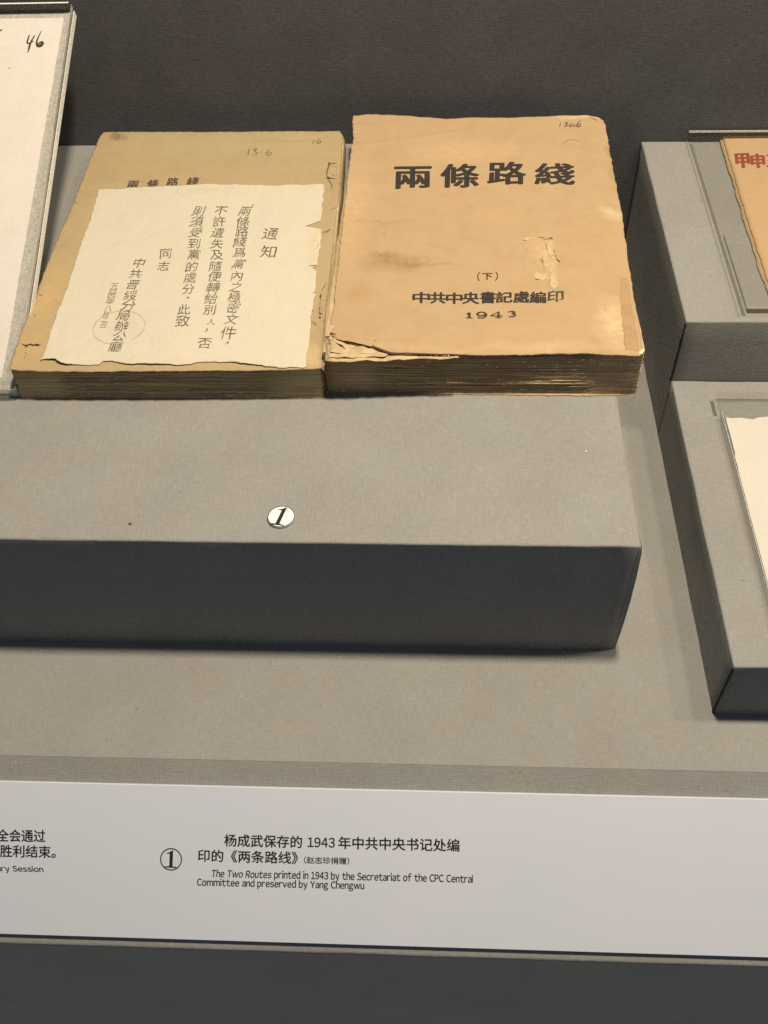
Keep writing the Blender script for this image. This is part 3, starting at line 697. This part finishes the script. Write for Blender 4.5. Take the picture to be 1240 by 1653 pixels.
# slit and lifted point beside the torn corner
obj('tear', *strokes(PR, [[(537, 539.5, .8), (542, 542, 1.6), (543, 547, .9)], [(544, 550, .6), (560, 553.5, 1.3), (577, 557.5, 2.0), (592, 557, 1.6), (606, 562, 1.8), (620, 567, 1.6), (635, 571, 1.4), (660, 571.5, 1.4), (690, 572.5, .9), (742, 573.5, .5)],
                          [(575, 556.5, 1), (592, 553.5, 1.4), (608, 551, .4)]], 1.9, Z2 + .0004, hR), M_HOLE, bookR)
flap(PR, [(524.5, 543), (536, 521), (540, 530), (531, 545)], .0, .01, M_INNER, bookR, lambda a, b: 0.0)
flap(PR, [(536, 541), (606, 551), (600, 562), (545, 551)], .004, .012, M_COV2, bookR, hR)
flap(PR, [(526, 545), (541, 548), (559, 565), (548, 558)], -.002, .02, M_INNER, bookR, lambda a, b: 0.0)
# peeled place in the cover: a pale crumpled inner layer with torn rims
def crumple(name, P, pts, base, amp, mat, parent, h, seed, rim=.010, step=90, rings=14):
    loop = [P.loc(*q) for q in pts]; o = resample(loop + [loop[0]], step)[:-1]
    o = [q + Vector((rim * noise.noise(Vector((q[0] * 34, q[1] * 34, seed))), rim * noise.noise(Vector((q[0] * 34, q[1] * 34, seed + 9))))) for q in o]
    m = sum(o, Vector((0, 0))) / len(o); vs = []; fs = []; n = len(o)
    for r in range(rings):
        for q in o:
            t = r / rings; w = q.lerp(m, t); e = min(1, t * 5)
            vs.append(P.at(w[0], w[1], base + h(w[0], w[1]) + e * amp * (.55 + fbm(w[0] * 16, w[1] * 16, seed, 5)) + .0006))
    vs.append(P.at(m[0], m[1], base + h(m[0], m[1]) + amp * .5))
    for r in range(rings - 1):
        for i in range(n): a = r * n + i; b = r * n + (i + 1) % n; fs.append((a, b, b + n, a + n))
    for i in range(n): fs.append(((rings - 1) * n + i, (rings - 1) * n + (i + 1) % n, len(vs) - 1))
    return obj(name, vs, fs, mat, parent, False)
M_PEEL = paper('peeled_under_paper', (.455, .350, .215), (.25, .17, .085), amt=1.0, big=20, bumpk=1.0, fibre=.12)
crumple('peeled_layer', PR, [(880, 388), (892, 387), (894, 402), (897, 415), (901, 424), (896, 432), (898, 444), (902, 456), (897, 468), (888, 464), (885, 452), (878, 446), (878, 432), (871, 420), (876, 412), (883, 404)], .0052, .013, M_PEEL, bookR, hR, 3.1)
crumple('peeled_layer', PR, [(861, 446), (866, 441), (877, 446), (882, 452), (872, 455), (863, 453)], .0052, .008, M_PEEL, bookR, hR, 7.7, rim=.007, step=50, rings=8)
crumple('peeled_layer', PR, [(840, 388), (850, 385), (864, 385.5), (862, 388.5), (850, 391)], .0052, .006, M_PEEL, bookR, hR, 5.2, rim=.006, step=50, rings=8)
crumple('peeled_layer', PR, [(868, 384), (880, 386), (890, 386.5), (891, 389), (878, 389.5)], .0052, .012, M_COV2, bookR, hR, 8.2, rim=.006, step=50, rings=8)
marks('tear', PR, [[(868, 383.5, .2), (876, 385, .7), (883, 387, .9), (890, 385.5, 1.4), (892.5, 391, .5)], [(893, 397, .3), (895, 409, .7), (898, 419, .9), (904, 424.5, .8)],
                          [(844, 389.5, .3), (850, 390, .7), (857, 389, .2)], [(897.5, 444, .3), (900, 451, .9), (902.5, 455, .2)], [(871, 419, .3), (875, 426, .6), (879, 433, .3)], [(862, 450, .4), (866, 453.5, .7), (872, 454, .2)]], 1.7, Z2 + .0008, hR, M_HOLE, bookR)
# folded corner, top right
obj('crease', *strokes(PR, [[(951, 190, .5), (958, 193, 1.0), (965, 196, .4)], [(908, 233, .2), (918, 227, .5), (930, 227, .5), (938, 231, .2)]], 1.5, Z2, hR), M_PENCIL, bookR)
# brown strip of old tape along the fore-edge
g = patch(PR, [(1010, 565), (1031, 566)], [(1031, 566), (1026, 527), (1019, 484), (1013, 452)], [(1001, 449), (1013, 452)], [(1010, 565), (1004, 520), (1001, 480), (1001, 449)], 10, 60, .008, 31)
obj('tape_stain', *sheet(PR, g, 10, 60, hR, .0050, .0003), M_TAPE, bookR, True)
# worn white fibres at the lower right corner and on the page edges
M_FIB = paper('pale_fibres', (.62, .54, .40), (.5, .4, .26))
fv = []
rnd = random.Random(5)
for k in range(34):
    x = rnd.uniform(-1.65, .1); zz = rnd.uniform(1.03, ZR - .02)
    if k < 8: x = rnd.uniform(-.25, .1); zz = ZR - rnd.uniform(.015, .05)
    L = rnd.uniform(.012, .045); th = rnd.uniform(.002, .005); y = 1.128; a = rnd.uniform(-.25, .25)
    fv.append(([(x, y, zz), (x + L * .5, y - .006, zz + th + a * L * .5), (x + L, y, zz + a * L), (x + L * .5, y - .004, zz - th + a * L * .5)], [(0, 3, 2, 1)]))
tag(obj('frayed_fibre', *merge(fv), M_FIB, bookR), kind='stuff')
fv = []
for k in range(12):
    x = rnd.uniform(-3.5, -1.8); zz = rnd.choice([1.03, 1.05, rnd.uniform(1.02, ZL - .02)])
    L = rnd.uniform(.015, .06); th = rnd.uniform(.0015, .003); y = 1.078 + (x + 3.58) * .0095
    fv.append(([(x, y, zz), (x + L * .5, y - .004, zz + th), (x + L, y, zz), (x + L * .5, y - .004, zz - th)], [(0, 3, 2, 1)]))
tag(obj('frayed_fibre', *merge(fv), M_FIB, bookL), kind='stuff')
flap(PR, [(1030, 570), (1037, 562), (1041, 565), (1037, 572)], -.004, .008, M_FIB, bookR, lambda a, b: 0.0)
# lettering
tit = []
for chx, (x0, x1, y0, y1) in zip('兩條路綫', [(636.6, 695.4, 269.7, 303.8), (712, 772, 265.6, 302.6), (788, 847.7, 262, 297.7), (864, 926.8, 264.3, 298.7)]):
    tit.append(fit(PR, chx, (x0, y1), (x1, y1 - .4), (x0 + 1.5, y0), Z2 + .0008, hR, bold=.028, cc=.006))
obj('printed_title', *merge(tit), M_OLDINK, bookR)
obj('volume_mark', *merge([fit(PR, '（', (770.5, 453.5), (774.5, 453.5), (771, 439.5), Z2 + .0006, hR, bold=.01, cc=.006), fit(PR, '下', (778.5, 452), (794.5, 452), (779, 441.5), Z2 + .0006, hR, bold=.02, cc=.006), fit(PR, '）', (799.5, 453.5), (803.5, 453.5), (800, 439.5), Z2 + .0006, hR, bold=.01, cc=.006)]), M_OLDINK, bookR)
pub = []
for chx, (x0, x1, y0, y1) in zip('中共中央書記處編', [(666.4, 693.5, 472, 489.5), (694.7, 719, 472.5, 490), (720.6, 746, 473, 490.5), (747, 773, 472, 490.5), (775.5, 799.5, 471.5, 489.5), (800.6, 826.7, 472, 488.5), (829, 854, 471.5, 489), (855.5, 881, 472, 489.5)]):
    pub.append(fit(PR, chx, (x0, y1), (x1, y1), (x0 + .5, y0), Z2 + .0006, hR, bold=.031, cc=.006))
obj('publisher_line', *merge(pub), M_OLDINK, bookR)
M_FADE = ink('smudged_ink', (.07, .06, .045), wear=1.0, scale=11)
obj('publisher_line', *fit(PR, '印', (884, 488.5), (909.4, 487), (884, 471), Z2 + .0010, hR, bold=.03, cc=.006), M_FADE, bookR)
# broad-faced old-style figures 1943
yr = strokes(PR, [[(753.5, 508.3, .5), (757.5, 507.3, .8)], [(757.8, 506, 1), (757.6, 514.5, 1)], ], 4.2, Z2 + .0006, hR)
yr = merge([yr, stroke(PR, [(752.5, 514.4), (763, 514.4)], 1.4, Z2 + .0008, hR),
            stroke(PR, [(785, 509, 1.4), (781.5, 506, .8), (775.5, 505.5, .8), (770.5, 508, 1.5), (773, 510.8, 1.0), (779, 511, .9), (785, 508.8, 1.4), (783.5, 512.6, 1.2), (777, 515, .6), (771, 513.8, .9)], 2.3, Z2 + .0010, hR),
            stroke(PR, [(806, 504.3, .8), (800, 507, .7), (791.8, 511, .7)], 1.9, Z2 + .0008, hR), stroke(PR, [(791.5, 511.3), (811.5, 511.3)], 1.5, Z2 + .0009, hR), stroke(PR, [(805, 504.4), (804.6, 514.3)], 3.4, Z2 + .0011, hR), stroke(PR, [(799.5, 514.3), (809.5, 514.3)], 1.2, Z2 + .0012, hR),
            stroke(PR, [(820, 505.2, .8), (826, 503.8, .9), (831, 505.5, 1.3), (826, 507.5, .8), (831.8, 509.3, 1.5), (829, 512.2, 1.1), (821, 512.6, .7)], 2.0, Z2 + .0008, hR)])
obj('printed_year', *yr, M_OLDINK, bookR)
M_PEN2 = ink('brown_pen_ink', (.05, .04, .035), wear=.35, scale=40)
obj('written_number', *strokes(PR, [[(905.5, 198.5, .5), (903, 206, .9)], [(912, 199.5, .5), (917, 199, .9), (912.5, 202, .6), (916, 203.5, .9), (910, 206, .5)], [(922.5, 199, .5), (918, 204.5, .8), (924, 203, .8)], [(925, 200, .5), (921.5, 206.5, .9)],
                                    [(928.5, 200, .5), (925.5, 205, .8), (931.5, 203, .6)], [(938, 194, .4), (932, 201, 1), (932, 205, 1.1), (936.5, 204.5, 1), (937, 201, .7), (932.5, 203, .5)]], 1.5, Z2 + .0006, hR), M_PEN2, bookR)
marks('ink_spot', PR, [[(976.5, 500, .8), (978.5, 500.6, 1)], [(846.5, 405, .4), (850, 405.5, .6)], [(619, 378.5, .6), (621.5, 379, .8)], [(1005, 533.5, 1), (1007, 534.5, .6)]], 1.8, Z2, hR, M_PENCIL, bookR)

# ---------------------------------------------------------------- tilted acrylic stand with linen board and sheet, far left
th = math.radians(21.73); ps = math.radians(.5)
o0 = Vector((-3.596, 1.1035, 1.0))
ax = Vector((math.cos(ps), math.sin(ps), 0)); ay = Vector((-math.sin(ps) * math.cos(th), math.cos(ps) * math.cos(th), math.sin(th)))
PS = Plane(o0, ax, ay); LL = 2.945
M_LIN, ntl, pl = newmat('pale_linen_board'); n = N(ntl)
va = n.noise(n.coords((300, 2600, 2600)), 1, 2); vb = n.noise(n.coords((2600, 300, 300)), 1, 2); bb = n.noise(n.coords((700, 700, 700)), 1, 3)
ff = n.math('MULTIPLY', n.math('ADD', va, vb), .5); ff = n.math('ADD', n.math('MULTIPLY', ff, .6), n.math('MULTIPLY', bb, .4))
n.link(n.mix(n.ramp(ff, .38, .62), (.27, .262, .252), (.45, .44, .42)), pl.inputs['Base Color']); pl.inputs['Roughness'].default_value = .9
n.link(n.bump(ff, .6, .0003), pl.inputs['Normal'])
stand = thing('acrylic_stand', (-4.6, 2.3, 1.0), 'tilted clear acrylic stand with pale linen backing board, left of the books', 'display stand')
AW = 2.2
o = obj('linen_board', *box(-AW + .02, -.012, .012, LL - .012, .001, .022, PS), M_LIN, stand)
ac = obj('acrylic_panel', *box(-AW, 0, 0, LL, .030, .1045, PS), M_ACR, stand); bevel(ac, .006, 2)
# edge glint and refraction painted as narrow tinted strips: three along the right-hand edge, one along the foot and the top
obj('edge_glint', *box(.0012, .004, .0, LL - .02, .0, .050, PS), M_ACRB, stand)
obj('edge_glint', *box(.0012, .003, .0, LL - .02, .072, .1045, PS), M_ACRE, stand)
obj('refraction_line', *box(-.030, -.012, .03, LL - .02, .0265, .0285, PS), M_ACRD, stand)
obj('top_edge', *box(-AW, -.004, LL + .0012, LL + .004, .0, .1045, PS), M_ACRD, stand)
obj('top_glint', *box(-AW, -.02, LL - .012, LL - .002, .1052, .1065, PS), M_ACRB, stand)
obj('foot_edge', *box(-AW, -.002, -.004, -.0012, .0, .1045, PS), M_ACRE, stand)
pp = PS.at(-1.0, LL * .92, 0)
obj('support_leg', *box(-5.6, -4.7, pp[1] - .05, pp[1] - .01, 1.0, pp[2] - .02), M_ACRE, stand)
M_SHEET = paper('ivory_sheet', (.59, .565, .56), (.50, .45, .35), [], fibre=.02, amt=.3, bumpk=.2)
M_BRUSH = ink('brush_ink', (.045, .030, .020), wear=.15)
sh = thing('ivory_document', PS.at(-1.0, 1.4, .03), 'ivory sheet marked 46 behind the tilted acrylic, at the left edge', 'document')
gq = [PS.loc(*q, .026) for q in ((3, 610), (103, 28.5))]
gr = patch(PS, [(-AW + .12, gq[0][1]), (gq[0][0], gq[0][1])], [(gq[0][0], gq[0][1]), (gq[1][0], gq[1][1])], [(-AW + .12, gq[1][1] + .004), (gq[1][0], gq[1][1])], [(-AW + .12, gq[0][1]), (-AW + .12, gq[1][1] + .004)], 30, 60, .003, 5, px=False)
obj('sheet', *sheet(PS, gr, 30, 60, lambda a, b: .0008 * fbm(a * 2, b * 2), .0235, .002), M_SHEET, sh)
zc = .0268; h0 = lambda a, b: 0.0
PSs = Plane(PS.at(0, 0, .026), ax, ay)
obj('written_number', *strokes(PSs, [[(48, 56, .5), (45.5, 63, 1.0), (44, 69, 1.0), (48, 70, .8), (54, 66, .6)], [(56.5, 57, .6), (51, 66, .9), (47.5, 76, 1.3), (45, 85.5, .3)],
                                    [(67.5, 49.5, .3), (62.5, 59, .7), (59.5, 68, 1.2), (61, 74, 1.6), (66, 73.5, 2.0), (69, 69.5, 1.8), (66, 68, 1.0), (61, 72, .6)]], 2.5, .0012, h0), M_BRUSH, sh)
marks('brush_mark', PSs, [[(-6, 52, 1), (0, 49.5, 1.2), (4.5, 48, .3)], [(15, 109.5, .8), (16, 111, .5)]], 2.2, .0012, h0, M_BRUSH, sh)

# ---------------------------------------------------------------- acrylic plate and red-lettered document on the tall block
pt = thing('acrylic_plate', (2.0, 2.9, 1.0), 'clear acrylic plate on the tall block under the red-lettered document', 'display plate', 'flat acrylic plates')
a0 = .858
ap = obj('acrylic_panel', *box(a0, 3.2, 1.862, 3.992, 1.036, 1.100), M_ACR, pt); bevel(ap, .005, 2)
obj('edge_glint', *box(a0 + .002, 3.2, 3.985, 3.9885, 1.085, 1.0995), M_ACRB, pt)  # glint along the back rim, painted as a bright strip
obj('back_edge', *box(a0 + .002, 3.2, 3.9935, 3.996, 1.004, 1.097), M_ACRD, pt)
obj('side_edge_shade', *box(a0 - .004, a0 - .0015, 1.866, 3.99, 1.002, 1.020), M_ACRE, pt)
obj('refraction_line', *box(a0 + .018, a0 + .040, 1.88, 3.97, 1.0035, 1.0055), acrylic('faint_refraction_tint', (.86, .86, .84)), pt)  # refracted lines seen through the plate, drawn as tinted strips
obj('refraction_line', *box(a0 + .055, a0 + .064, 1.95, 2.75, 1.0065, 1.0085), acrylic('faint_refraction_tint', (.80, .80, .78)), pt)
obj('front_refraction', *box(a0 + .052, 3.2, 1.905, 1.948, 1.0035, 1.0055), acrylic('dark_refraction_tint', (.66, .66, .64)), pt)  # dark refraction near the plate's front, put into a grey strip
dz = 1.002; P3 = flat(dz + .024)
M_DOC = paper('orange_document_cover', (.425, .300, .180), (.40, .26, .13), [], fibre=.04, amt=.5)
M_DOCE = paper('brown_document_edge', (.36, .27, .16), (.22, .16, .09), [], amt=.7, big=12)
doc = thing('worn_booklet', (1.6, 2.9, 1.1), 'orange booklet with red characters on clear plate at right edge', 'booklet')
tl3 = P3.loc(1166, 219); m3 = P3.loc(1203, 343); e3 = P3.loc(1240, 455)
hd = lambda a, b: .004 * fbm(a * 2, b * 2, 1.1, 3) + .012 * max(0, 1 - (a - 1.03) / .12) * -1
g = patch(P3, [(e3[0] + .0, 1.97), (2.4, 1.97)], [(2.4, 1.97), (2.4, tl3[1])], [(tl3[0], tl3[1]), (2.4, tl3[1] + .01)], [(e3[0], 1.97), (e3[0], e3[1]), (m3[0], m3[1]), (tl3[0], tl3[1])], 40, 90, .006, 40, px=False)
dc = obj('front_cover', *sheet(P3, g, 40, 90, hd, 0, .004), M_DOC, doc, True)
g2 = [q + Vector((-.022 + .012 * noise.noise(Vector((0, q[1] * 4, 1))), 0)) for q in g]
obj('inner_leaf', *sheet(P3, g2, 40, 90, lambda a, b: hd(a, b) - .0105, 0, .005), M_DOCE, doc, True)
g3 = [q + Vector((-.012, 0)) for q in g]
obj('back_cover', *sheet(P3, g3, 40, 90, lambda a, b: -.021, 0, .006), M_DOCE, doc, True)
M_RED = ink('red_print', (.27, .075, .045), wear=.6, scale=22)
red = [fit(P3, '甲', (1189.5, 272), (1210.5, 271.5), (1187, 249), .0056, hd, bold=.035), fit(P3, '申', (1214, 272), (1235, 271.5), (1211.5, 249.5), .0056, hd, bold=.035), fit(P3, '三', (1239, 270), (1262, 270), (1237, 251), .0056, hd, bold=.035)]
obj('printed_title', *merge(red), M_RED, doc)

# ---------------------------------------------------------------- acrylic plate with white sheet on the low block
pt2 = thing('acrylic_plate', (1.8, .7, .5), 'clear acrylic plate on the low block over the white sheet', 'display plate', 'flat acrylic plates')
l0 = .775
ap = obj('acrylic_panel', *box(l0, 3.2, -.32, 1.635, .512, .572), M_ACR, pt2); bevel(ap, .004, 2)
obj('edge_glint', *box(l0 - .004, l0 - .0015, -.31, 1.45, .5125, .5715), M_ACRB, pt2)  # sheet refracted in the plate's side, painted as a pale strip
obj('refraction_line', *box(l0 + .016, l0 + .028, -.30, 1.462, .5130, .5140), acrylic('grey_refraction_tint', (.62, .62, .60)), pt2)  # grey refraction line beside the bright side, drawn as a strip
obj('back_edge', *box(l0 + .004, 3.2, 1.612, 1.6325, .5135, .5150), acrylic('faint_refraction_tint', (.90, .90, .90)), pt2)
obj('side_edge_shade', *box(l0 - .035, l0 - .012, 1.48, 1.62, .5015, .5035), acrylic('corner_shadow_tint', (.84, .84, .82)), pt2)  # shadow of the plate's back corner, laid on the block as a tinted strip
P4 = flat(.5)
M_WS = paper('white_sheet_paper', (.54, .525, .51), (.52, .47, .36), [], fibre=.03, amt=.3, bumpk=.25)
ws = thing('white_document', (1.6, .6, .503), 'plain white sheet with uneven top edge under acrylic on the low block', 'document')
q0 = P4.loc(1173, 674); 
g = patch(P4, [(l0 + .004, -.28), (2.6, -.28)], [(2.6, -.28), (2.6, 1.47)], [(q0[0] - .006, q0[1] - .004), (q0[0] + .1, q0[1] - .010), (q0[0] + .16, q0[1] - .022), (q0[0] + .22, q0[1] + .004), (2.6, 1.47)], [(l0 + .004, -.28), (q0[0] - .006, q0[1] - .004)], 120, 50, .008, 50, px=False)
obj('sheet', *sheet(P4, g, 120, 50, lambda a, b: .0006 * fbm(a * 3, b * 3), .0035, .003), M_WS, ws)
# ---------------------------------------------------------------- tiny things lying about
def speck(name, P, px, r, mat, label, cat):
    q = P.loc(*px); o = []; 
    v = []; f = []; n = 10
    for k in range(3):
        for i in range(n):
            a = 2 * math.pi * i / n; rr = r * (1, .85, .4)[k] * (1 + .35 * noise.noise(Vector((math.cos(a) * 2, math.sin(a) * 2, px[0]))))
            v.append(P.at(q[0] + rr * 1.4 * math.cos(a + k * .3), q[1] + rr * math.sin(a + k * .3), .001 + r * .5 * k))
    for k in range(2):
        for i in range(n): f.append((k * n + i, k * n + (i + 1) % n, (k + 1) * n + (i + 1) % n, (k + 1) * n + i))
    f.append([2 * n + i for i in range(n)]); f.append(list(range(n - 1, -1, -1)))
    tag(obj(name, v, f, mat, None, True, origin=P.at(q[0], q[1])), label, cat)
speck('paper_crumb', P1, (946, 729), .0055, M_WHITE, 'tiny white crumb on the long block below the right book', 'crumb')
speck('dark_speck', P1, (210, 846), .007, M_HOLE, 'tiny black speck near the front edge of the long block', 'speck')
